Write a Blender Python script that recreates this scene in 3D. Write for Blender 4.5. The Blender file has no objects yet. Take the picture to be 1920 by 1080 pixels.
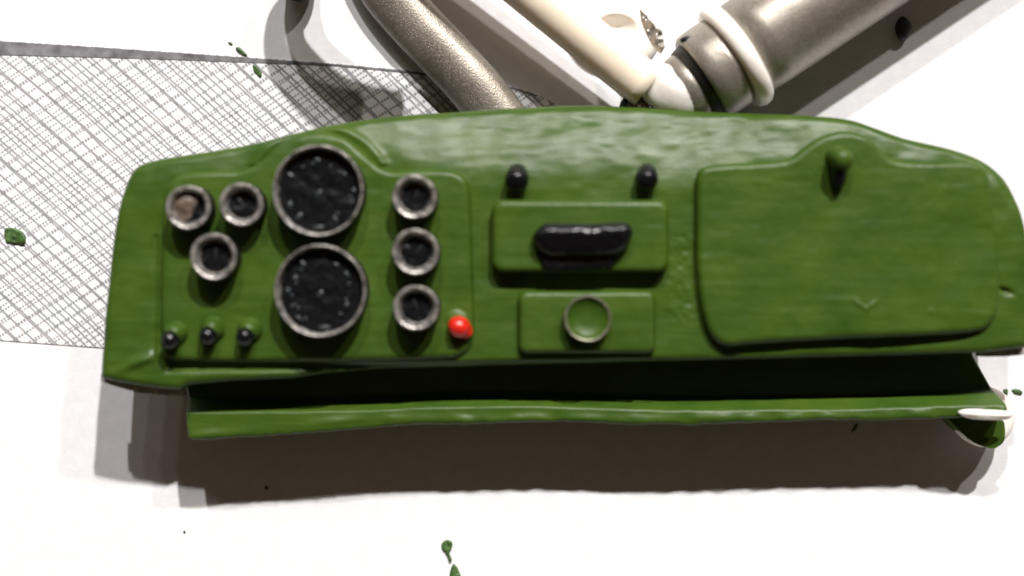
import bpy, bmesh, math, random
import numpy as np
from mathutils import Vector, Matrix

random.seed(4)
scene = bpy.context.scene
S = 0.0001                 # one photo pixel on the paper = 0.1 mm
D = 3000.0                 # camera height above the paper, in those pixels

# ------------------------------------------------------------------ camera
cam_d = bpy.data.cameras.new("camera")
cam = bpy.data.objects.new("camera", cam_d)
scene.collection.objects.link(cam)
cam.location = (0, 0, D * S)
cam_d.sensor_width = 36.0
cam_d.lens = 36.0 * D / 1920.0
cam_d.clip_start = 0.01
cam_d.clip_end = 20.0
cam_d.dof.use_dof = True
cam_d.dof.focus_distance = (D - 55) * S
cam_d.dof.aperture_fstop = 4.1
scene.camera = cam

# ------------------------------------------------------------------ light
world = bpy.data.worlds.new("World")
scene.world = world
world.use_nodes = True
wbg = world.node_tree.nodes["Background"]
wbg.inputs[0].default_value = (1.0, 0.70, 0.48, 1)
wbg.inputs[1].default_value = 0.056

CORNER = Vector((-718 * S, -152 * S, 200 * S))     # lower left corner of the dashboard
LAMPS = [  # shadow shift of that corner on the paper (x, down), share of the light, colour
    (-137, 202, 0.14, (1.0, 0.93, 0.86)),
    (-67, 202, 0.72, (1.0, 0.97, 0.95)),
    (8, 207, 0.31, (1.0, 0.97, 0.95)),
    (48, 222, 0.02, (1.0, 0.95, 0.9)),
    (93, 247, 0.018, (1.0, 0.95, 0.9)),
    (138, 252, 0.015, (1.0, 0.95, 0.9)),
]
LIGHT_GAIN = 0.93
for dx, dy, share, col in LAMPS:
    d = Vector((-dx, dy, 200)).normalized()
    dist = 2.5
    ld = bpy.data.lights.new("ceiling_lamp", 'POINT')
    lo = bpy.data.objects.new("ceiling_lamp", ld)
    scene.collection.objects.link(lo)
    lo.location = CORNER + d * dist
    ld.shadow_soft_size = 0.034
    ld.color = col
    # irradiance E = P/(4 pi^2... ) -> white paper radiance about `share`
    ld.energy = share * LIGHT_GAIN * 4 * math.pi ** 2 * dist ** 2 / (0.82 * d.z)

scene.view_settings.view_transform = 'Standard'
scene.view_settings.look = 'None'
scene.view_settings.gamma = 1
scene.view_settings.exposure = 0
scene.view_settings.use_curve_mapping = False


# ------------------------------------------------------------------ helpers
def P(px, py, z=0.0):
    """photo point -> world px units, for a thing whose reference height is z"""
    k = (D - z) / D
    return ((px - 960) * k, (540 - py) * k)


def PV(px, py, z=0.0):
    x, y = P(px, py, z)
    return Vector((x, y, z))


def tag(o, label=None, cat=None, group=None, kind=None):
    if label: o['label'] = label
    if cat: o['category'] = cat
    if group: o['group'] = group
    if kind: o['kind'] = kind
    return o


def empty(name, loc):
    o = bpy.data.objects.new(name, None)
    scene.collection.objects.link(o)
    o.location = Vector(loc) * S
    return o


def link(name, me, mat, parent=None, smooth=True):
    if me.materials: me.materials.clear()
    me.materials.append(mat)
    if smooth:
        me.polygons.foreach_set('use_smooth', [True] * len(me.polygons))
    o = bpy.data.objects.new(name, me)
    scene.collection.objects.link(o)
    if parent is not None:
        o.parent = parent
        loc = Vector((0, 0, 0))
        p = parent
        while p is not None:
            loc += p.location
            p = p.parent
        me.transform(Matrix.Translation(-loc))
    return o


def from_data(name, verts, faces, mat, parent=None, smooth=True):
    me = bpy.data.meshes.new(name)
    me.from_pydata([(v[0] * S, v[1] * S, v[2] * S) for v in verts], [], faces)
    me.validate()
    bm = bmesh.new(); bm.from_mesh(me)
    bmesh.ops.recalc_face_normals(bm, faces=bm.faces)
    bm.to_mesh(me); bm.free()
    return link(name, me, mat, parent, smooth)


def rnd_lattice(seed):
    return np.random.RandomState(seed).rand(64, 64)


_lat = {}
def vnoise(X, Y, scale, seed=0):
    if seed not in _lat: _lat[seed] = rnd_lattice(seed)
    L = _lat[seed]
    x = X / scale + 1000.37; y = Y / scale + 1000.71
    xi = np.floor(x).astype(int); yi = np.floor(y).astype(int)
    fx = x - xi; fy = y - yi
    fx = fx * fx * (3 - 2 * fx); fy = fy * fy * (3 - 2 * fy)
    a = L[xi % 64, yi % 64]; b = L[(xi + 1) % 64, yi % 64]
    c = L[xi % 64, (yi + 1) % 64]; d = L[(xi + 1) % 64, (yi + 1) % 64]
    return (a * (1 - fx) + b * fx) * (1 - fy) + (c * (1 - fx) + d * fx) * fy - 0.5


def catmull(pts, n=8, closed=True):
    out = []
    m = len(pts)
    rng = range(m) if closed else range(m - 1)
    for i in rng:
        if closed:
            p0, p1, p2, p3 = pts[i - 1], pts[i], pts[(i + 1) % m], pts[(i + 2) % m]
        else:
            p0, p1, p2, p3 = pts[max(i - 1, 0)], pts[i], pts[i + 1], pts[min(i + 2, m - 1)]
        for j in range(n):
            t = j / n
            out.append(tuple(0.5 * (2 * p1[k] + (p2[k] - p0[k]) * t + (2 * p0[k] - 5 * p1[k] + 4 * p2[k] - p3[k]) * t * t
                       + (-p0[k] + 3 * p1[k] - 3 * p2[k] + p3[k]) * t ** 3) for k in range(len(p1))))
    if not closed: out.append(tuple(pts[-1]))
    return out


def rrect(x0, y0, x1, y1, r, n=6, skew=(0, 0, 0, 0)):
    pts = []
    for cx, cy, a0 in ((x1 - r, y0 + r, -90), (x1 - r, y1 - r, 0), (x0 + r, y1 - r, 90), (x0 + r, y0 + r, 180)):
        for i in range(n + 1):
            a = math.radians(a0 + 90 * i / n)
            pts.append((cx + r * math.cos(a), cy + r * math.sin(a)))
    return pts


def poly_dist(X, Y, poly):
    """signed distance (inside positive) and nearest point"""
    best = np.full(X.shape, 1e18); nx = np.zeros(X.shape); ny = np.zeros(X.shape)
    inside = np.zeros(X.shape, bool)
    m = len(poly)
    for i in range(m):
        x0, y0 = poly[i]; x1, y1 = poly[(i + 1) % m]
        dx, dy = x1 - x0, y1 - y0
        L2 = dx * dx + dy * dy
        if L2 < 1e-9: continue
        t = np.clip(((X - x0) * dx + (Y - y0) * dy) / L2, 0, 1)
        qx = x0 + t * dx; qy = y0 + t * dy
        dd = (X - qx) ** 2 + (Y - qy) ** 2
        m_ = dd < best
        best[m_] = dd[m_]; nx[m_] = qx[m_]; ny[m_] = qy[m_]
        if abs(dy) > 1e-9:
            c = ((y0 > Y) != (y1 > Y)) & (X < dx * (Y - y0) / dy + x0)
            inside ^= c
    d = np.sqrt(best)
    return np.where(inside, d, -d), nx, ny


def heightfield(name, poly, zref, zfun, zbot, step, mat, parent=None):
    """solid with outline `poly` (photo px), top surface zfun(X, Y, d), flat-ish bottom zbot"""
    xs = [p[0] for p in poly]; ys = [p[1] for p in poly]
    x0, x1, y0, y1 = min(xs) - step, max(xs) + step, min(ys) - step, max(ys) + step
    nx = int((x1 - x0) / step) + 2; ny = int((y1 - y0) / step) + 2
    X, Y = np.meshgrid(x0 + np.arange(nx) * step, y0 + np.arange(ny) * step)
    d, qx, qy = poly_dist(X, Y, poly)
    ins = d > step * 0.35
    cell = ins[:-1, :-1] | ins[1:, :-1] | ins[:-1, 1:] | ins[1:, 1:]
    use = np.zeros(X.shape, bool)
    use[:-1, :-1] |= cell; use[1:, :-1] |= cell; use[:-1, 1:] |= cell; use[1:, 1:] |= cell
    snap = use & ~ins
    X = np.where(snap, qx, X); Y = np.where(snap, qy, Y); d = np.where(snap, 0.0, d)
    Z = zfun(X, Y, np.maximum(d, 0))
    idx = -np.ones(X.shape, int); idx[use] = np.arange(use.sum())
    k = (D - zref) / D
    V = np.stack([(X[use] - 960) * k, (540 - Y[use]) * k, Z[use]], 1)
    c = np.argwhere(cell)
    F = np.stack([idx[c[:, 0], c[:, 1]], idx[c[:, 0] + 1, c[:, 1]], idx[c[:, 0] + 1, c[:, 1] + 1], idx[c[:, 0], c[:, 1] + 1]], 1)
    # skirt along the open edges
    cnt = {}
    for f in F.tolist():
        for a, b in ((f[0], f[1]), (f[1], f[2]), (f[2], f[3]), (f[3], f[0])):
            if (b, a) in cnt: del cnt[(b, a)]
            else: cnt[(a, b)] = 1
    verts = V.tolist(); faces = F.tolist()
    bot = {}
    cxm = sum(xs) / len(xs); 
    for (a, b) in cnt:
        for v in (a, b):
            if v not in bot:
                bot[v] = len(verts)
                x, y, z = verts[v]
                zb = zbot if not callable(zbot) else zbot(x, y)
                verts.append([x, y, min(z - 0.2, zb)])
        faces.append([b, a, bot[a], bot[b]])
    return from_data(name, verts, faces, mat, parent)


def edge_round(d, r, h):
    t = np.clip(1 - d / r, 0, 1)
    return -h * (1 - np.sqrt(np.maximum(0, 1 - t * t)))


def lathe(name, c, axis, prof, mat, parent=None, seg=64, wob=0.0, cap0=True, cap1=True, seed=0):
    """profile of (s, r) along `axis` from point c (world px)"""
    ax = Vector(axis).normalized()
    ref = Vector((0, 0, 1)) if abs(ax.z) < 0.9 else Vector((1, 0, 0))
    u = ax.cross(ref).normalized(); v = ax.cross(u)
    rs = random.Random(seed)
    ph = [rs.uniform(0, 6.28) for _ in range(4)]
    verts = []; faces = []
    for s, r in prof:
        for j in range(seg):
            a = 2 * math.pi * j / seg
            w = 1 + wob * (math.sin(2 * a + ph[0]) + 0.6 * math.sin(3 * a + ph[1]) + 0.4 * math.sin(5 * a + ph[2]) + 0.25 * math.sin(9 * a + ph[3]))
            p = Vector(c) + ax * s + (u * math.cos(a) + v * math.sin(a)) * (r * w)
            verts.append(tuple(p))
    n = len(prof)
    for i in range(n - 1):
        for j in range(seg):
            k = (j + 1) % seg
            faces.append((i * seg + j, i * seg + k, (i + 1) * seg + k, (i + 1) * seg + j))
    if cap0: faces.append(tuple(range(seg)))
    if cap1: faces.append(tuple((n - 1) * seg + j for j in range(seg)))
    return from_data(name, verts, faces, mat, parent)


def tube(name, pts, rad, mat, parent=None, seg=40, wob=0.0, zs=1.0):
    pts = [Vector(p) for p in pts]
    if not isinstance(rad, (list, tuple)): rad = [rad] * len(pts)
    verts = []; faces = []
    prev = None
    for i, p in enumerate(pts):
        t = (pts[min(i + 1, len(pts) - 1)] - pts[max(i - 1, 0)]).normalized()
        if prev is None:
            ref = Vector((0, 0, 1)) if abs(t.z) < 0.9 else Vector((1, 0, 0))
            u = t.cross(ref).normalized()
        else:
            u = (prev - t * prev.dot(t)).normalized()
        prev = u
        v = t.cross(u)
        for j in range(seg):
            a = 2 * math.pi * j / seg
            w = 1 + wob * math.sin(3 * a + i * 0.13) + wob * 0.7 * math.sin(5 * a - i * 0.21)
            o_ = (u * math.cos(a) + v * math.sin(a)) * rad[i] * w
            verts.append((p.x + o_.x, p.y + o_.y, p.z + o_.z * zs))
    n = len(pts)
    for i in range(n - 1):
        for j in range(seg):
            k = (j + 1) % seg
            faces.append((i * seg + j, i * seg + k, (i + 1) * seg + k, (i + 1) * seg + j))
    faces.append(tuple(range(seg))); faces.append(tuple((n - 1) * seg + j for j in range(seg)))
    return from_data(name, verts, faces, mat, parent)


def blob(name, c, rx, ry, rz, mat, parent=None, wob=0.08, seed=1, seg=28, rot=0.0, flatz=None):
    rs = np.random.RandomState(seed)
    verts = []; faces = []
    rings = seg // 2
    cr, sr = math.cos(rot), math.sin(rot)
    off = rs.uniform(0, 50, 3)
    for i in range(rings + 1):
        th = math.pi * i / rings
        for j in range(seg):
            a = 2 * math.pi * j / seg
            d = (math.sin(th) * math.cos(a), math.sin(th) * math.sin(a), math.cos(th))
            w = 1 + wob * (math.sin(3 * d[0] + off[0]) + math.sin(4 * d[1] + off[1] + 2 * d[2]) + 0.6 * math.sin(7 * d[2] + 5 * d[0] + off[2]))
            x, y, z = d[0] * rx * w, d[1] * ry * w, d[2] * rz * w
            x, y = x * cr - y * sr, x * sr + y * cr
            z = c[2] + z
            if flatz is not None: z = max(z, flatz)
            verts.append((c[0] + x, c[1] + y, z))
    for i in range(rings):
        for j in range(seg):
            k = (j + 1) % seg
            faces.append((i * seg + j, i * seg + k, (i + 1) * seg + k, (i + 1) * seg + j))
    me = bpy.data.meshes.new(name)
    me.from_pydata([(v[0] * S, v[1] * S, v[2] * S) for v in verts], [], faces)
    bm = bmesh.new(); bm.from_mesh(me)
    bmesh.ops.remove_doubles(bm, verts=bm.verts, dist=1e-7)
    bmesh.ops.recalc_face_normals(bm, faces=bm.faces)
    bm.to_mesh(me); bm.free()
    return link(name, me, mat, parent)


# ------------------------------------------------------------------ materials
class NT:
    def __init__(self, name):
        self.m = bpy.data.materials.new(name); self.m.use_nodes = True
        self.t = self.m.node_tree
        self.b = self.t.nodes["Principled BSDF"]
        self.tc = self.t.nodes.new("ShaderNodeNewGeometry").outputs['Position']
    def n(self, kind, **kw):
        nd = self.t.nodes.new(kind)
        for k, v in kw.items(): setattr(nd, k, v)
        return nd
    def L(self, a, b): self.t.links.new(a, b)
    def put(self, sock, val):
        if hasattr(val, 'default_value') or hasattr(val, 'is_linked'): self.L(val, sock)
        else: sock.default_value = val
    def scaled(self, sx, sy, sz, rot=0.0):
        mp = self.n("ShaderNodeMapping")
        self.L(self.tc, mp.inputs[0])
        mp.inputs['Scale'].default_value = (sx, sy, sz)
        mp.inputs['Rotation'].default_value = (0, 0, rot)
        return mp.outputs[0]
    def noise(self, vec, scale, detail=3, rough=0.55, dist=0.0):
        nd = self.n("ShaderNodeTexNoise")
        self.L(vec, nd.inputs['Vector'])
        nd.inputs['Scale'].default_value = scale; nd.inputs['Detail'].default_value = detail
        nd.inputs['Roughness'].default_value = rough; nd.inputs['Distortion'].default_value = dist
        return nd.outputs[0]
    def ramp(self, fac, stops):
        r = self.n("ShaderNodeValToRGB")
        while len(r.color_ramp.elements) < len(stops): r.color_ramp.elements.new(0.5)
        for e, (p, c) in zip(r.color_ramp.elements, stops):
            e.position = p; e.color = (c[0], c[1], c[2], 1)
        self.L(fac, r.inputs[0]); return r.outputs[0]
    def math(self, op, a, b=None, c=None):
        nd = self.n("ShaderNodeMath", operation=op)
        self.put(nd.inputs[0], a)
        if b is not None: self.put(nd.inputs[1], b)
        if c is not None: self.put(nd.inputs[2], c)
        return nd.outputs[0]
    def mix(self, fac, a, b, mode='MIX'):
        nd = self.n("ShaderNodeMix", data_type='RGBA', blend_type=mode)
        self.put(nd.inputs[0], fac)
        for i, v in ((6, a), (7, b)):
            if isinstance(v, tuple): nd.inputs[i].default_value = (v[0], v[1], v[2], 1)
            else: self.L(v, nd.inputs[i])
        return nd.outputs[2]
    def bump(self, h, dist, strength=1.0, prev=None):
        nd = self.n("ShaderNodeBump")
        self.L(h, nd.inputs['Height']); nd.inputs['Distance'].default_value = dist
        nd.inputs['Strength'].default_value = strength
        if prev is not None: self.L(prev, nd.inputs['Normal'])
        self.L(nd.outputs[0], self.b.inputs['Normal'])
        return nd.outputs[0]


def mat_green(name='green_paint'):
    q = NT(name)
    v = q.scaled(1, 1, 1)
    st = q.scaled(90, 1000, 300, 0.05)
    big = q.noise(v, 130, 4)
    streak = q.noise(st, 1.0, 4, 0.6, 0.5)
    fine = q.noise(v, 2600, 3, 0.7)
    f = q.math('ADD', q.math('MULTIPLY', big, 0.72), q.math('MULTIPLY', streak, 0.28))
    col = q.ramp(f, [(0.3, (0.023, 0.058, 0.005)), (0.5, (0.036, 0.076, 0.006)), (0.7, (0.056, 0.096, 0.009))])
    col = q.mix(q.math('MULTIPLY', fine, 0.22), col, (0.06, 0.11, 0.02))
    q.L(col, q.b.inputs['Base Color'])
    q.b.inputs['Specular IOR Level'].default_value = 0.25
    rg = q.ramp(streak, [(0.3, (0.34,) * 3), (0.7, (0.44,) * 3)])
    q.L(rg, q.b.inputs['Roughness'])
    b = q.bump(streak, 0.00008, 0.5)
    b = q.bump(q.noise(v, 330, 3), 0.0002, 0.35, b)
    q.bump(fine, 0.00005, 0.5, b)
    return q.m


def mat_plain(name, col, rough=0.5, metal=0.0, bump=0.0, scale=900, var=0.0, sss=0.0, spec=0.5):
    q = NT(name)
    v = q.scaled(1, 1, 1)
    n = q.noise(v, scale, 3)
    c2 = tuple(min(1, c * (1 + var)) for c in col); c1 = tuple(c * (1 - var) for c in col)
    q.L(q.ramp(n, [(0.3, c1), (0.7, c2)]), q.b.inputs['Base Color'])
    q.b.inputs['Roughness'].default_value = rough
    q.b.inputs['Metallic'].default_value = metal
    q.b.inputs['Specular IOR Level'].default_value = spec
    if sss:
        q.b.inputs['Subsurface Weight'].default_value = sss
        q.b.inputs['Subsurface Radius'].default_value = (0.003, 0.0018, 0.001)
        q.b.inputs['Subsurface Scale'].default_value = 1.0
    if bump: q.bump(n, bump, 0.8)
    return q.m


def mat_bezel():
    q = NT('worn_silver_edge')
    v = q.scaled(1, 1, 1)
    n = q.noise(v, 900, 4, 0.7)
    n2 = q.noise(v, 2500, 2, 0.7)
    m = q.ramp(n, [(0.36, (0, 0, 0)), (0.6, (1, 1, 1))])
    q.L(q.mix(m, (0.08, 0.074, 0.066), (0.50, 0.47, 0.43)), q.b.inputs['Base Color'])
    q.b.inputs['Metallic'].default_value = 0.55
    q.b.inputs['Roughness'].default_value = 0.27
    q.bump(n2, 0.0001, 0.8)
    return q.m


def mat_silver(name='silver_hammer_paint', dark=(0.14, 0.122, 0.10), light=(0.33, 0.295, 0.25)):
    q = NT(name)
    v = q.scaled(1, 1, 1)
    fl = q.n("ShaderNodeTexVoronoi"); q.L(v, fl.inputs['Vector']); fl.inputs['Scale'].default_value = 4200
    g = q.noise(v, 2300, 3, 0.75)
    c = q.ramp(q.math('ADD', q.math('MULTIPLY', g, 0.7), q.math('MULTIPLY', q.noise(v, 200, 2), 0.3)), [(0.3, dark), (0.7, light)])
    q.L(c, q.b.inputs['Base Color'])
    q.b.inputs['Metallic'].default_value = 0.62
    q.b.inputs['Roughness'].default_value = 0.34
    b = q.bump(fl.outputs['Color'], 0.000035, 0.7)
    q.bump(g, 0.00007, 0.8, b)
    return q.m


def mat_paper():
    q = NT('white_paper')
    v = q.scaled(1, 1, 1)
    n = q.noise(v, 350, 5, 0.7)
    q.L(q.ramp(n, [(0.35, (0.745, 0.74, 0.755)), (0.65, (0.81, 0.805, 0.81))]), q.b.inputs['Base Color'])
    q.b.inputs['Roughness'].default_value = 0.75
    q.b.inputs['Specular IOR Level'].default_value = 0.2
    b = q.bump(q.noise(v, 60, 2), 0.0004, 0.3)
    q.bump(q.noise(v, 1800, 3, 0.7), 0.00006, 0.7, b)
    return q.m


def mat_print():
    """white sheet printed with an irregular crosshatch of thin grey lines"""
    q = NT('crosshatch_print')
    px = 1 / S
    warp = q.noise(q.scaled(1, 1, 1), 45, 2)
    warp2 = q.noise(q.scaled(1, 1, 1), 70, 2)
    sep = q.n("ShaderNodeSeparateXYZ"); q.L(q.tc, sep.inputs[0])
    X = q.math('MULTIPLY', sep.outputs[0], px); Y = q.math('MULTIPLY', sep.outputs[1], -px)   # photo px, y down
    def lines(ang, period, width, wv, wamp, shear=0.0):
        a = math.radians(ang)
        c = q.math('ADD', q.math('MULTIPLY', X, math.sin(a)), q.math('MULTIPLY', Y, -math.cos(a)))
        if shear:
            c = q.math('ADD', c, q.math('MULTIPLY', q.math('MULTIPLY', X, Y), shear))
        c = q.math('ADD', c, q.math('MULTIPLY', wv, wamp))
        f = q.math('ABSOLUTE', q.math('SUBTRACT', q.math('FRACT', q.math('DIVIDE', c, period)), 0.5))   # 0 at line centre
        return q.math('LESS_THAN', q.math('MULTIPLY', f, period), width)
    def dots(ang, period):
        a = math.radians(ang)
        c = q.math('ADD', q.math('MULTIPLY', X, math.cos(a)), q.math('MULTIPLY', Y, math.sin(a)))
        f = q.math('ABSOLUTE', q.math('SUBTRACT', q.math('FRACT', q.math('DIVIDE', c, period)), 0.5))
        return q.math('LESS_THAN', f, 0.35)
    A = q.math('MAXIMUM', lines(48, 26.0, 1.9, warp, 9, 0.00016), lines(49.3, 22.5, 1.7, warp2, 9, 0.00016))
    B = q.math('MAXIMUM', lines(-33, 22.0, 1.8, warp, 7), lines(-31.5, 19.0, 1.7, warp2, 7))
    B = q.math('MULTIPLY', B, dots(-32, 6.0))
    ln = q.math('MAXIMUM', A, B)
    nb = q.noise(q.scaled(1, 1, 1), 300, 3, 0.7)
    grey = q.ramp(nb, [(0.3, (0.22, 0.22, 0.24)), (0.7, (0.40, 0.39, 0.40))])
    q.L(q.mix(ln, (0.82, 0.82, 0.83), grey), q.b.inputs['Base Color'])
    q.b.inputs['Roughness'].default_value = 0.7
    q.b.inputs['Specular IOR Level'].default_value = 0.25
    return q.m


M = dict(
    green=mat_green(),
    bezel=mat_bezel(),
    silver=mat_silver(),
    silver2=mat_silver('pale_silver_paint', (0.20, 0.175, 0.145), (0.44, 0.40, 0.35)),
    ringdull=mat_plain('worn_green_silver', (0.17, 0.165, 0.11), 0.4, 0.4, bump=0.0001, scale=1200, var=0.45),
    paper=mat_paper(),
    prnt=mat_print(),
    black=mat_plain('black_gloss_paint', (0.004, 0.004, 0.005), 0.24, bump=0.00018, scale=700, var=0.3, spec=0.35),
    blackside=mat_plain('black_brown_paint', (0.012, 0.009, 0.007), 0.5, bump=0.0001, var=0.3),
    dial=mat_plain('black_dial_paint', (0.005, 0.005, 0.006), 0.30, bump=0.0001, scale=1100, var=0.5, spec=0.2),
    mark=mat_plain('dull_blue_grey_markings', (0.020, 0.027, 0.029), 0.36, bump=0.0001, scale=2500, var=0.5),
    red=mat_plain('red_gloss_paint', (0.62, 0.018, 0.008), 0.25, bump=0.0001, var=0.15),
    cream=mat_plain('cream_white_plastic', (0.85, 0.74, 0.59), 0.38, bump=0.00012, scale=300, var=0.03, sss=0.3),
    white=mat_plain('white_plastic', (0.84, 0.80, 0.74), 0.35, bump=0.0001, scale=500, var=0.03, sss=0.25),
    strip=mat_plain('grey_border_print', (0.17, 0.165, 0.175), 0.7, scale=420, var=0.42, spec=0.2),
    flake=mat_plain('dry_green_flake', (0.05, 0.11, 0.025), 0.5, bump=0.0002, var=0.5),
    speck=mat_plain('black_speck', (0.01, 0.01, 0.01), 0.6),
    bare_shade=mat_plain('bare_plastic_and_shade', (0.42, 0.40, 0.37), 0.5, bump=0.0002, scale=1200, var=0.5),
    smudge=mat_plain('brown_paint_smudge', (0.12, 0.085, 0.065), 0.4, bump=0.0003, scale=900, var=0.4),
)

# ------------------------------------------------------------------ setting: the sheet of white paper it lies on
v = []; f = []
N = 40
W = 9000
for i in range(N + 1):
    for j in range(N + 1):
        v.append((-W + 2 * W * i / N, -W + 2 * W * j / N, 0))
for i in range(N):
    for j in range(N):
        f.append((i * (N + 1) + j, (i + 1) * (N + 1) + j, (i + 1) * (N + 1) + j + 1, i * (N + 1) + j + 1))
paper = from_data('paper_surface', v, f, M['paper'])
tag(paper, 'plain white paper the painted parts lie on', 'paper', kind='structure')

# ------------------------------------------------------------------ crosshatch printed sheet with a grey border strip
def flat_poly(name, pts, z0, z1, mat, parent=None):
    bm = bmesh.new()
    vs = [bm.verts.new((P(x, y, z1)[0] * S, P(x, y, z1)[1] * S, z0 * S)) for x, y in pts]
    fc = bm.faces.new(vs)
    r = bmesh.ops.extrude_face_region(bm, geom=[fc])
    for e in r['geom']:
        if isinstance(e, bmesh.types.BMVert): e.co.z = z1 * S
    bmesh.ops.recalc_face_normals(bm, faces=bm.faces)
    me = bpy.data.meshes.new(name); bm.to_mesh(me); bm.free()
    return link(name, me, mat, parent, smooth=False)

sheet = flat_poly('printed_sheet', [(-300, 52), (0, 76), (220, 90), (450, 106), (640, 120), (760, 131), (880, 148), (960, 162), (1010, 178), (1050, 200),
                  (1040, 420), (900, 700), (560, 690), (190, 652), (0, 638), (-300, 612)], 0.3, 2.0, M['prnt'])
tag(sheet, 'thin white sheet printed with grey crosshatch lines, lying under the green dashboard', 'printed sheet')
flat_poly('border_strip', [(-300, 53), (0, 77), (220, 91), (450, 107), (640, 121), (759, 132), (879, 149), (959, 163), (1009, 179), (1007, 181), (957, 165.5), (876, 152), (757, 136), (640, 124.5), (520, 119), (420, 115.5), (300, 111), (160, 107), (0, 103), (-300, 92)],
          2.1, 3.2, M['strip'], sheet)

# ------------------------------------------------------------------ the dashboard
H = 200.0
dash = empty('model_dashboard', (0, 0, 0))
tag(dash, 'green painted model dashboard with round black gauges and a glove box door', 'model dashboard')

body_pts = [(188, 708), (190, 660), (194, 600), (201, 530), (211, 440), (224, 375), (236, 335), (250, 314), (275, 302), (320, 293), (380, 284), (440, 274),
            (500, 261), (560, 246), (640, 228), (740, 214), (850, 205), (960, 197), (1080, 191), (1200, 195), (1300, 202), (1400, 207),
            (1500, 212), (1590, 220), (1640, 235), (1700, 257), (1780, 276), (1835, 294), (1870, 316), (1893, 342), (1908, 375),
            (1919, 405), (1928, 450), (1932, 560), (1930, 643)]
body_poly = catmull(body_pts, 4, closed=False) + [(1926, 652), (1850, 661), (1700, 666), (1500, 671), (1300, 676), (1100, 682),
            (900, 687), (700, 692), (600, 701), (550, 709), (440, 714), (352, 722), (335, 731), (300, 729), (250, 722), (205, 714)]
TOPS = [p for p in body_pts]
tx = np.array([p[0] for p in body_pts[6:30]]); ty = np.array([p[1] for p in body_pts[6:30]])

def bz(X, Y, d):
    """height of the dashboard's face: a cowl that rolls away to the top, gentle lumps, brushed paint"""
    top = np.interp(X, tx, ty)
    dy = Y - top
    mid = np.exp(-((X - 1120) / 330.0) ** 2)
    mid = np.exp(-(np.abs(X - 1130) / 430.0) ** 3)
    a = 60 + 105 * mid                        # the cowl's depth, widest in the middle
    u = np.clip(dy / a, 0, 1)
    # slopes back steadily, then eases into the flat face
    q = np.where(u < 0.5, 0.75 - u, np.square(1 - u) * 1.0)
    z = H - (0.18 + 0.18 * mid) * a * q
    z = z + edge_round(d, 16, 12)
    z = z + 5.0 * vnoise(X, Y, 140, 1) + 3.2 * vnoise(X, Y, 42, 2) + 0.9 * vnoise(X * 0.45, Y, 14, 3)
    # dried brush ridges over the cowl
    z = z + (0.5 + 0.9 * mid) * vnoise(X * 0.45 + 0.4 * Y, Y - 0.15 * X, 13, 4) * np.clip(1.4 - dy / 130.0, 0.15, 1)
    z = z + (0.6 + 1.2 * mid) * vnoise(X * 0.6, Y, 21, 6) * np.clip(1.4 - dy / 130.0, 0.2, 1)
    # groove line left of the instrument panel
    z = z - 3.2 * np.exp(-((X - 291 + (Y - 500) * 0.02) / 4.0) ** 2) * ((Y > 440) & (Y < 672))
    # rough patch between radio and glove box
    z = z + 3.0 * vnoise(X, Y, 9, 5) * np.exp(-((X - 1275) / 26.0) ** 2) * ((Y > 440) & (Y < 600))
    # groove round the glove box on its left and below
    # lump in the lower left corner
    z = z + 7 * np.exp(-(((X - 262) + (Y - 678) * 0.8) / 26.0) ** 2 - ((Y - 678 + (X - 262) * 0.35) / 9.0) ** 2)
    # small nick on the right edge
    z = z - 7 * np.exp(-((X - 1885) / 14.0) ** 2 - ((Y - 546 - (X - 1885) * 0.3) / 5.0) ** 2)
    # raised arch round the big gauge
    r = np.hypot(X - 597, (Y - 372))
    z = z + 5 * np.exp(-((r - 136) / 9.0) ** 2) * (Y < 310)
    # ridge along the bottom left
    z = z - 9 * np.exp(-((Y - 688 + (X - 500) * 0.008) / 7.0) ** 2) * (X > 310) * (X < 1260)
    return z

body = heightfield('body', body_poly, H, bz, H - 62, 3.0, M['green'], dash)
# thick inner block under the face, and the bare edge along the lower left
flat = flat_poly('bare_and_shade_edge', [(190, 700), (215, 712), (255, 720), (300, 727), (338, 729), (342, 742), (300, 740), (262, 737), (215, 724), (189, 715)], H - 66, H - 26, M['bare_shade'], dash)
tag(flat, 'bare unpainted grey edge at the lower left')
flat = flat_poly('bare_and_shade_edge', [(1842, 650), (1935, 640), (1935, 664), (1890, 668), (1842, 669)], H - 66, H - 26, M['bare_shade'], dash)  # solid strip added where shadow runs below the body's edge
tag(flat, 'strip of pinkish shadow built as an edge at the lower right')

def face_z(px, py):
    X = np.array([[float(px)]]); Y = np.array([[float(py)]])
    return float(bz(X, Y, np.array([[50.0]]))[0, 0])

def raised(name, poly, thick, r, mat=M['green'], noise=1.0, seed=7, extra=None, step=3.0, follow=True, flatz=None, drop=14):
    def zf(X, Y, d):
        top = np.interp(X, tx, ty)
        if flatz is not None: base = np.full(X.shape, flatz)
        else: base = bz(X, Y, np.full(X.shape, 60.0)) * 0.5 + H * 0.5 if follow else np.full(X.shape, H)
        z = base + thick + edge_round(d, r, min(thick + 2, r * 0.95))
        z = z + noise * (3.0 * vnoise(X, Y, 70, seed) + 0.7 * vnoise(X * 0.18, Y, 13, seed + 1) + 0.4 * vnoise(X, Y, 11, seed + 2))
        if extra is not None: z = z + extra(X, Y)
        return z
    return heightfield(name, poly, H, zf, H - drop, step, mat, dash)

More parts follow.
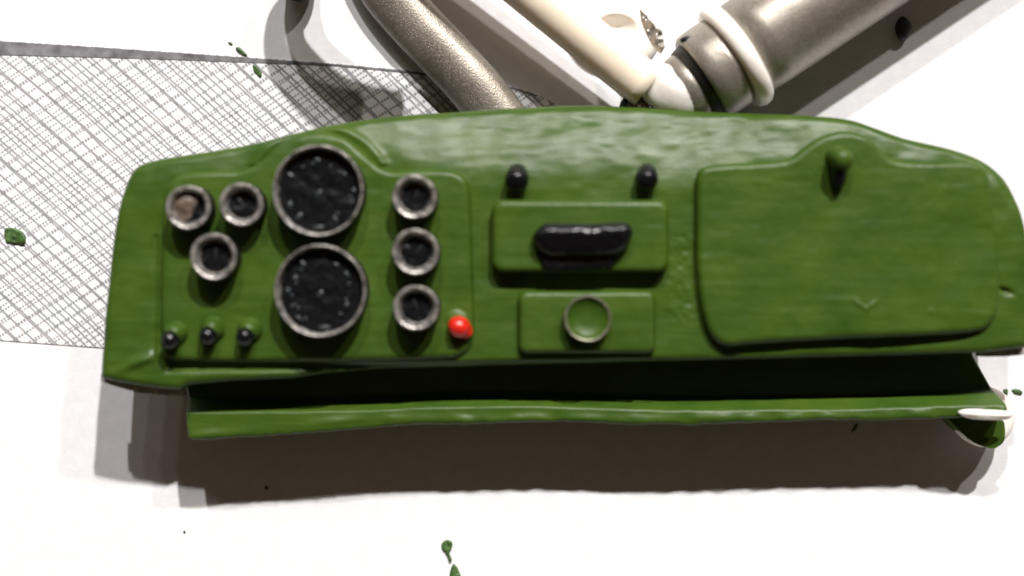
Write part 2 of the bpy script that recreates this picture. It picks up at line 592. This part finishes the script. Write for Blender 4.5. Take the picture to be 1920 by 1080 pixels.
# instrument panel with its arch over the large gauge
ip = catmull([(303, 655), (301, 560), (303, 450), (306, 385), (318, 342), (345, 325), (400, 320), (455, 318), (492, 300), (525, 270), (560, 252), (605, 246),
              (648, 258), (682, 285), (708, 308), (735, 320), (780, 317), (840, 317), (868, 328), (881, 352), (885, 420), (888, 520), (890, 600), (884, 645), (860, 668),
              (800, 674), (640, 678), (480, 680), (350, 678), (312, 672)], 3)
raised('instrument_panel', ip, 13, 14, seed=11)

# glove box door
gd = catmull([(1303, 480), (1303, 380), (1304, 335), (1316, 315), (1350, 309), (1420, 305), (1472, 300), (1500, 282), (1535, 258), (1578, 247), (1622, 257),
              (1650, 283), (1676, 301), (1740, 304), (1815, 303), (1845, 316), (1856, 350), (1864, 420), (1871, 520), (1868, 580), (1850, 612), (1815, 624),
              (1700, 630), (1600, 634), (1480, 640), (1400, 645), (1362, 648), (1335, 635), (1318, 600), (1308, 550)], 3)
def vmark(X, Y):
    a = np.exp(-(((X - 1608) * 0.6 - (Y - 572) * 0.8) / 3.0) ** 2 - (((X - 1608) * .8 + (Y - 572) * .6) / 14) ** 2)
    b = np.exp(-(((X - 1628) * 0.6 + (Y - 572) * 0.8) / 3.0) ** 2 - (((X - 1628) * .8 - (Y - 572) * .6) / 14) ** 2)
    return 2.6 * (a + b) + 2 * np.exp(-((X - 1740) ** 2 + (Y - 583) ** 2) / 16.0) - np.clip((X - 1700) / 170.0, 0, 1) * 9
gbd = raised('glove_box_door', gd, 24, 13, seed=21, noise=1.2, extra=vmark, follow=False)

# radio panel and ashtray panel
raised('radio_panel', rrect(922, 376, 1252, 512, 22), 34, 13, seed=31, follow=False)
raised('ashtray_panel', rrect(972, 545, 1228, 662, 16), 20, 11, seed=41, follow=False)

# recessed face behind the lower edge, and the lower flange that sticks out under the dashboard
HF = 142.0
fl_poly = [(330, 690), (1836, 640), (1838, 668), (1850, 690), (1868, 722), (1886, 752), (1890, 768), (1888, 774), (1840, 781), (1760, 786), (1640, 789), (1560, 788), (1450, 792),
           (1330, 796), (1300, 800), (1240, 795), (1190, 798), (1080, 791), (960, 793), (860, 797), (780, 797), (700, 803), (600, 811), (520, 817), (440, 822),
           (372, 826), (353, 824), (349, 800), (347, 765), (340, 730)]
rs = random.Random(9)
fp = []
for i in range(len(fl_poly)):
    a = fl_poly[i]; b = fl_poly[(i + 1) % len(fl_poly)]
    n = max(1, int(math.hypot(b[0] - a[0], b[1] - a[1]) / 11))
    for k in range(n):
        x = a[0] + (b[0] - a[0]) * k / n; y = a[1] + (b[1] - a[1]) * k / n
        if y > 772: y += rs.uniform(-0.9, 0.9)
        fp.append((x, y))
def fz(X, Y, d):
    lipy = np.interp(X, [350, 560, 800, 1000, 1250, 1600, 1890], [826, 814, 797, 792, 796, 789, 774])
    e = lipy - Y
    z = HF + edge_round(d, 7, 7)
    z = z - 40 * np.clip((e - np.interp(X, [350, 700, 1890], [52, 34, 16])) / 26.0, 0, 1)                       # sinks away under the overhang
    # paint ridge wandering along the lip
    ridge = np.interp(X, [350, 460, 560, 690, 800, 900, 1100, 1300, 1500, 1700, 1890], [10, 13, 20, 24, 14, 10, 11, 14, 11, 9, 8])
    z = z + 3.5 * np.exp(-((e - ridge * 0.85) / 7.5) ** 2) * (0.5 + 0.9 * vnoise(X, Y * 0, 34, 51))
    z = z + 4.5 * vnoise(X, Y, 24, 52) * np.exp(-(e / 20.0) ** 2) * np.clip((X - 700) / 200, 0.25, 1) + 2 * vnoise(X, Y, 50, 53)
    return z
heightfield('lower_flange', fp, HF, fz, HF - 46, 3.0, M['green'], dash)
# stiff wall joining face and flange
flat_poly('joining_wall', [(340, 690), (1834, 655), (1834, 640), (340, 660)], HF - 44, H - 30, M['green'], dash)
# round peg with bare white rim at the right end of the flange
peg = lathe('end_peg', PV(1848, 782, 80), (0.0, 0.0, 1), [(-60, 46), (-40, 54), (-8, 56), (2, 53), (7, 44), (8, 10)], M['white'], dash, seg=48, wob=0.008)
tag(peg, 'bare white round peg end under the right end of the flange')
flat_poly('painted_side', catmull([(1774, 776), (1830, 780), (1876, 786), (1884, 800), (1883, 826), (1872, 837), (1858, 841), (1828, 830), (1805, 812), (1788, 796)], 3), 30, 96, M['green'], peg)
blob('bare_ridge', tuple(PV(1848, 777, HF + 4)), 46, 10, 9, M['white'], peg, wob=0.08, seed=5, rot=-0.05)
# legs that carry the dashboard on the paper
for x in (600, 1500):
    flat_poly('support_block', [(x - 70, 380), (x + 70, 380), (x + 70, 560), (x - 70, 560)], 0.5, H - 40, M['green'], dash)

# gauges: (cx, cy, R, height, kind)
def gauge(cx, cy, R, hgt, big, seed, label=None):
    zb = H
    x, y = P(cx, cy, H + hgt)
    R = R * (D - H - hgt) / D
    w = 5.4 if big else 8.2
    prof = [(-6, R + 1), (4, R), (hgt - 7, R - 0.4), (hgt - 2, R - 0.5), (hgt - 0.6, R - 1.3), (hgt, R - 2.2), (hgt - 0.5 * (w - 3), R - w + 0.8), (hgt - 7, R - w), (hgt - 21, R - w - (2 if big else 5)), (hgt - 25, R - w - 8)]
    g = lathe('gauge', (x, y, zb), (0, 0, 1), prof, M['bezel'], dash, seg=96, wob=0.006 if big else 0.012, cap0=False, cap1=False, seed=seed)
    sd = lathe('gauge_side', (x, y, zb), (0, 0, 1), [(-6, R + 2.2), (4, R + 1.2), (hgt - 7, R + 0.6), (hgt - 5, R + 0.3)], M['blackside'], g, seg=96, wob=0.006 if big else 0.012, cap0=False, cap1=False, seed=seed)
    rf = R - w - 1
    zd = zb + hgt - 21
    # the dial: bumpy disc
    rr = np.linspace(0, rf, 22); verts = [(x, y, zd)]; faces = []
    seg = 72
    for i in range(1, 22):
        for j in range(seg):
            a = 2 * math.pi * j / seg
            px_, py_ = rr[i] * math.cos(a), rr[i] * math.sin(a)
            n = float(vnoise(np.array(px_ + seed * 31.0), np.array(py_), 13, 61)) * 2.6 + float(vnoise(np.array(px_), np.array(py_ + seed * 17.0), 6, 62)) * 1.0
            verts.append((x + px_, y + py_, zd + n))
    for j in range(seg): faces.append((0, 1 + j, 1 + (j + 1) % seg))
    for i in range(20):
        for j in range(seg):
            k = (j + 1) % seg
            faces.append((1 + i * seg + j, 1 + (i + 1) * seg + j, 1 + (i + 1) * seg + k, 1 + i * seg + k))
    df = from_data('dial_face', verts, faces, M['dial'], g)
    # raised numerals and ticks round the dial, painted over and hardly readable
    rs = random.Random(seed)
    bmv = []; bmf = []
    def lump(lx, ly, ax, ay, az, rot):
        b = len(bmv); sg = 10
        c, s = math.cos(rot), math.sin(rot)
        for i in range(5):
            th = math.pi / 2 * i / 4
            for j in range(sg):
                a = 2 * math.pi * j / sg
                q, w_ = ax * math.cos(th) * math.cos(a), ay * math.cos(th) * math.sin(a)
                bmv.append((x + lx + q * c - w_ * s, y + ly + q * s + w_ * c, zd - 1 + az * math.sin(th)))
        for i in range(4):
            for j in range(sg):
                k = (j + 1) % sg
                bmf.append((b + i * sg + j, b + i * sg + k, b + (i + 1) * sg + k, b + (i + 1) * sg + j))
    if big:
        nn = 11
        for i in range(nn):
            a = math.radians(235 - 290 * i / (nn - 1)) + rs.uniform(-.12, .12)
            rad = rf * rs.uniform(0.68, 0.84)
            if rs.random() < 0.85:
                lump(rad * math.cos(a), rad * math.sin(a), rs.uniform(5, 10), rs.uniform(3, 6), rs.uniform(3, 7), rs.choice((a, a + 1.2, a + 1.57)))
            if rs.random() < 0.5: lump(rad * 0.9 * math.cos(a + .16), rad * .9 * math.sin(a + .16), 4.5, 3, 4, a + 1)
        lump(rs.uniform(-8, 8), -rf * 0.86, 13, 4, 6, 0.1)
        lump(rs.uniform(-6, 6), rs.uniform(-6, 6), 9, 5, 4, 1.0)
    else:
        for i in range(7):
            a = math.radians(200 - 220 * i / 6) + rs.uniform(-.1, .1)
            lump(rf * 0.78 * math.cos(a), rf * 0.78 * math.sin(a), 3.2, 1.5, 2.5, a)
        a = rs.uniform(0.6, 2.4)
        lump(rf * 0.25 * math.cos(a), rf * .25 * math.sin(a), rf * 0.45, 1.8, 3, a)
    from_data('dial_markings', bmv, bmf, M['mark'], g)
    if label: tag(g, label)
    return g

gauge(596, 357, 86, 68, True, 3, 'large upper round gauge with black dial and thin silver rim')
gauge(600, 545, 87, 68, True, 8, 'large lower round gauge with black dial and thin silver rim')
g1 = gauge(352, 389, 42, 64, False, 5, 'small gauge at the left with a brown smudged dial')
for k, (gx, gy) in enumerate(((452, 383), (400, 481), (777, 369), (779, 472), (780, 577))):
    gauge(gx, gy, (41, 44, 42, 44, 43)[k], 64, False, 20 + k)
gx, gy = P(343, 379, H + 58)
sm = blob('paint_smudge', (gx - 1, gy - 3, H + 41), 26, 24, 8, M['smudge'], g1, seed=12, wob=0.16)
# three switch stubs below the left gauges
def knob(name, px, py, r, h, mat, lab=None, collar=True, tilt=(0, 0), rr=1.0):
    z0 = face_z(px, py)
    x, y = P(px, py, z0)
    ax = Vector((-0.08, -0.44, 1))
    o = lathe(name, (x, y, z0 - 4), ax, [(0, r * 0.9), (h * 0.4, r * 0.95), (h * 0.75, r), (h * 0.93, r * 0.86), (h + 3, r * 0.5), (h + 4, r * 0.1)], mat, dash, seg=36, wob=0.02, seed=int(px))
    if collar:
        lathe('collar', (x, y, z0 - 4), (0, 0, 1), [(0, r * 1.2), (4, r * 1.1), (7, r * 0.9)], M['green'], o, seg=36, wob=0.03, seed=int(py), cap0=False)
    if lab: tag(o, lab)
    return o

for px, py in ((327, 636), (397, 628), (466, 630)):
    z0 = face_z(px, py) + 8
    x, y = P(px + 3, py - 12, z0)
    st = lathe('switch_stub', (x, y, z0 - 8), (0.0, 0.0, 1), [(0, 24), (14, 22), (28, 16), (36, 10), (38, 3)], M['green'], dash, seg=32, wob=0.03, seed=int(px))
    lathe('switch_tip', (x - 2, y - 2, z0 + 6), (-0.15, -0.5, 1), [(0, 15), (22, 16), (32, 13), (38, 3)], M['black'], st, seg=28, wob=0.02)

# red lamp button
z0 = H + 8
x, y = P(856, 607, z0 + 26)
rl = lathe('lamp_button', (x, y, z0 - 4), (0.18, -0.22, 1), [(0, 13), (12, 12), (16, 18), (28, 19), (38, 15), (43, 6), (44, 1)], M['red'], dash, seg=36, wob=0.03)
tag(rl, 'red button at the lower right corner of the instrument panel')
blob('paint_drip', (x + 17, y - 12, z0 + 12), 11, 13, 12, M['red'], rl, wob=0.06, seed=3)
blob('button_base', (x, y + 2, z0 + 1), 26, 24, 7, M['green'], rl, wob=0.05)

# two black control knobs over the radio
knob('control_knob', 971, 326, 21, 46, M['black'], 'left black control knob above the radio panel', collar=False)
knob('control_knob', 1213, 324, 20, 46, M['black'], 'right black control knob above the radio panel', collar=False)

# black handle on the radio panel
hp = catmull([(998, 443), (1014, 424), (1030, 418), (1100, 420), (1165, 417), (1181, 422), (1186, 440), (1174, 468), (1150, 480), (1090, 483), (1034, 484), (1008, 468)], 2)
def hz(X, Y, d):
    z = H + 34 + 40 + edge_round(d, 18, 22) - np.clip((Y - 440) / 45.0, 0, 1) * 14
    return z + 3.5 * vnoise(X, Y, 26, 71) + 1.6 * vnoise(X, Y, 9, 72)
rh = heightfield('radio_handle', hp, H + 50, hz, H + 30, 3.0, M['black'], dash)
heightfield('handle_shadow', catmull([(1012, 452), (1166, 450), (1158, 484), (1148, 500), (1110, 506), (1040, 509), (1018, 500)], 2), H + 44, lambda X, Y, d: H + 44 + edge_round(d, 9, 7) + 2 * vnoise(X, Y, 12, 74), H + 28, 3.0, M['black'], rh)  # black block laid in place of the shadow under the handle

# ashtray ring knob: worn rim round a green centre
x, y = P(1102, 597, H + 42)
ak = lathe('ashtray_knob', (x, y, H + 16), (0, 0, 1), [(0, 39), (24, 40.5), (29, 40.5), (31, 39.6), (31, 38.5), (29, 36)], M['ringdull'], dash, seg=72, wob=0.012, cap0=False, cap1=False)
tag(ak, 'round ashtray knob with a worn silver rim and green centre')
lathe('knob_side', (x, y, H + 16), (0, 0, 1), [(0, 40), (24, 41.5), (27, 41)], M['green'], ak, seg=72, wob=0.006, cap0=False, cap1=False)
lathe('knob_centre', (x, y, H + 16), (0, 0, 1), [(29.2, 36.4), (26, 33), (20, 26), (18.5, 12), (18, 1)], M['green'], ak, seg=72, wob=0.006, cap0=False)

# glove box lock
x, y = P(1579, 297, H + 60)
lk = lathe('lock_knob', (x, y + 4, H + 16), (0.0, -0.12, 1), [(0, 26), (8, 22), (20, 20), (44, 20), (54, 17), (60, 11), (62, 4)], M['green'], dash, seg=36, wob=0.03)
blob('lock_shadow', (x - 1, y - 24, H + 38), 15, 25, 20, M['black'], lk, wob=0.05)  # black blob shaped as the shadow the lock knob throws below it

# ------------------------------------------------------------------ bent silver tube
zt = 31
pts = catmull([tuple(PV(678, -330, zt)), tuple(PV(680, -180, zt)), tuple(PV(692, -90, zt)), tuple(PV(721, -26, zt)), tuple(PV(770, 35, zt)), tuple(PV(826, 94, zt)), tuple(PV(886, 158, zt)), tuple(PV(940, 228, zt)), tuple(PV(985, 300, zt))], 8, closed=False)
t = tube('bent_tube', pts, 51, M['silver'], seg=56, wob=0.006, zs=0.58)
tag(t, 'bent silver brown painted tube, hammered finish, lying behind the left half of the dashboard', 'tube')

# arched black hose standing out past the top of the frame
g2w = lambda x, y, z: (x - 960, 540 - y, z)
pts = catmull([g2w(566, -100, 34), g2w(566, -24, 38), g2w(564, -44, 96), g2w(583, -27, 140), g2w(645, -12, 186), g2w(700, -12, 222), g2w(760, -16, 246), g2w(810, -20, 262)], 8, closed=False)
nr = len(pts)
h = tube('black_hose', pts, [31 + 14 * i / nr for i in range(nr)], M['black'], seg=32)
tag(h, 'black arched hose whose bottom just shows at the top edge left of the bent tube', 'hose')

# ------------------------------------------------------------------ cream plastic rod
za = 125
a = PV(850, -230, za + 20); b = PV(985, -22, za); c = PV(1215, 165, za - 10)
rp = [a.lerp(b, i / 10) for i in range(10)] + [b.lerp(c, i / 16) for i in range(17)]
rp = [b + (b - c).normalized() * (500 - 50 * i) for i in range(10)] + [b.lerp(c, i / 16) for i in range(17)]
rod = tube('plastic_rod', rp, 42, M['cream'], seg=40)
tag(rod, 'cream white straight plastic rod lying diagonally between the bent tube and the silver canister', 'plastic rod')

# small white disc with a shallow dimple
dp = [(1152 + 92 * math.cos(i * math.pi / 32), 52 + 84 * math.sin(i * math.pi / 32)) for i in range(64)]
def dz(X, Y, d):
    r = np.hypot((X - 1154) / 41.0, (Y - 54) / 27.0)
    return 14 + edge_round(d, 40, 20) - 24 * np.clip(1 - r * r, 0, 1)
dk = heightfield('plastic_disc', dp, 20, lambda X, Y, d: dz(X, Y, d) + 12, 1, 3.0, M['white'])
tag(dk, 'white plastic disc with a tan oval dimple beside the cream rod', 'plastic disc')

# ------------------------------------------------------------------ silver canister with white collar
can = empty('silver_canister', tuple(PV(1500, 40, 0)))
tag(can, 'silver painted canister with white collar and stepped end behind the dashboard', 'canister')
c0 = PV(1381, 104, 96)
ax = Vector((0.83, 0.555, 0.0)).normalized()
def at(s): return tuple(c0 + ax * s)
lathe('barrel', at(0), ax, [(6, 90), (60, 92), (300, 92), (600, 92), (780, 92), (790, 80)], M['silver2'], can, seg=72, wob=0.003)
lathe('collar', at(0), ax, [(-18, 84), (-18, 97), (-12, 103), (-3, 106), (8, 104), (14, 98), (16, 90)], M['white'], can, seg=72, wob=0.006)
lathe('neck', at(0), ax, [(-76, 60), (-80, 80), (-74, 86), (-52, 88), (-30, 88), (-20, 88)], M['silver2'], can, seg=72, wob=0.01)
lathe('inner_ring', at(0), ax, [(-142, 30), (-140, 48), (-130, 60), (-108, 65), (-76, 65)], M['silver2'], can, seg=64, wob=0.012)
lathe('groove', at(0), ax, [(-98, 62), (-97, 68), (-82, 72), (-78, 74)], M['blackside'], can, seg=64)
sl = PV(1298, 78, 138)
blob('dark_notch', tuple(sl), 19, 10, 12, M['black'], can, wob=0.1, seed=4, rot=-0.2)
cap = blob('bare_cap', tuple(PV(1255, 170, 112)), 72, 44, 48, M['white'], can, wob=0.035, seed=8, seg=40, rot=-0.5)
tag(cap, 'bare white lump at the end of the canister')
# thin torn silver fin at the tip
fin = [(1200, 14), (1214, 30), (1230, 52), (1241, 62), (1246, 90), (1240, 100), (1224, 84), (1212, 62), (1203, 38)]
heightfield('torn_fin', fin, 130, lambda X, Y, d: 130 + 12 * vnoise(X, Y, 8, 91) + (X - 1220) * 0.5, 118, 2.0, M['silver2'], can)
# dark foot under the barrel
blob('foot', tuple(PV(1694, 54, 14)), 15, 24, 13, M['blackside'], can, wob=0.05, seed=2)
# dark ring where the rod ends
x, y, z = PV(1196, 204, 118)
rg = tube('ring', [(x + 28 * math.cos(t_ * math.pi / 16), y + 25 * math.sin(t_ * math.pi / 16), z) for t_ in range(-2, 19)], 6, M['black'], rod, seg=14)
blob('ring_core', (x, y - 4, z - 6), 25, 22, 9, M['silver'], rg, wob=0.05)
tag(rg, 'black arched ring end of the rod')

# ------------------------------------------------------------------ flakes of dried green paint and black specks
def flake(name, pts, label, mat, cat, z=4, tilt=0.1, group=None):
    cx = sum(p[0] for p in pts) / len(pts); cy = sum(p[1] for p in pts) / len(pts)
    poly = catmull(pts, 4)
    o = heightfield(name, poly, z, lambda X, Y, d: z + edge_round(d, 3, 2.5) + (X - cx) * tilt + 3 * vnoise(X, Y, 7, 81), 0.6, 1.6, mat)
    tag(o, label, cat, group)
    return o
G = 'flakes of green paint on the paper'
flake('paint_flake', [(7, 430), (22, 427), (40, 434), (47, 446), (44, 458), (26, 456), (10, 453)], 'dark green paint flake on the crosshatch sheet near the left edge', M['flake'], 'paint flake', group=G, z=8)
flake('paint_flake', [(441, 90), (448, 88), (460, 99), (462, 104), (452, 101)], 'thin green paint sliver at the upper border of the crosshatch sheet', M['flake'], 'paint flake', group=G, z=6)
flake('paint_flake', [(474, 121), (482, 124), (490, 136), (489, 144), (480, 138), (474, 130)], 'small green paint flake just inside the crosshatch sheet below the sliver', M['flake'], 'paint flake', group=G, z=6)
flake('paint_flake', [(427, 78), (433, 79), (436, 83), (430, 84)], 'tiny green crumb above the crosshatch sheet, left of the sliver', M['flake'], 'paint flake', group=G)
flake('paint_flake', [(828, 1020), (838, 1013), (848, 1018), (846, 1030), (842, 1036), (847, 1050), (843, 1052), (836, 1036), (829, 1030)], 'knobbed green paint flake near the bottom edge of the picture', M['flake'], 'paint flake', group=G, z=7)
flake('paint_flake', [(848, 1060), (855, 1062), (861, 1073), (866, 1092), (850, 1100), (842, 1086)], 'green paint flake cut off by the bottom edge of the picture', M['flake'], 'paint flake', group=G, z=7)
flake('paint_flake', [(1897, 732), (1906, 729), (1916, 733), (1917, 739), (1904, 738)], 'small green paint flake right of the flange end', M['flake'], 'paint flake', group=G)
flake('paint_flake', [(1882, 731), (1890, 730), (1890, 740), (1884, 738)], 'tiny green crumb against the right end of the flange', M['flake'], 'paint flake', group=G)
flake('dark_speck', [(496, 912), (501, 912), (502, 918), (497, 919)], 'tiny black speck inside the dashboard shadow', M['speck'], 'speck', z=3)
flake('dark_speck', [(343, 996), (347, 996), (347, 1000), (343, 1000)], 'tiny black speck on white paper at the lower left', M['speck'], 'speck', z=3)
flake('dark_sliver', [(1604, 796), (1609, 797), (1602, 809), (1597, 810)], 'short dark sliver in the shadow below the flange', M['flake'], 'paint sliver', z=4)
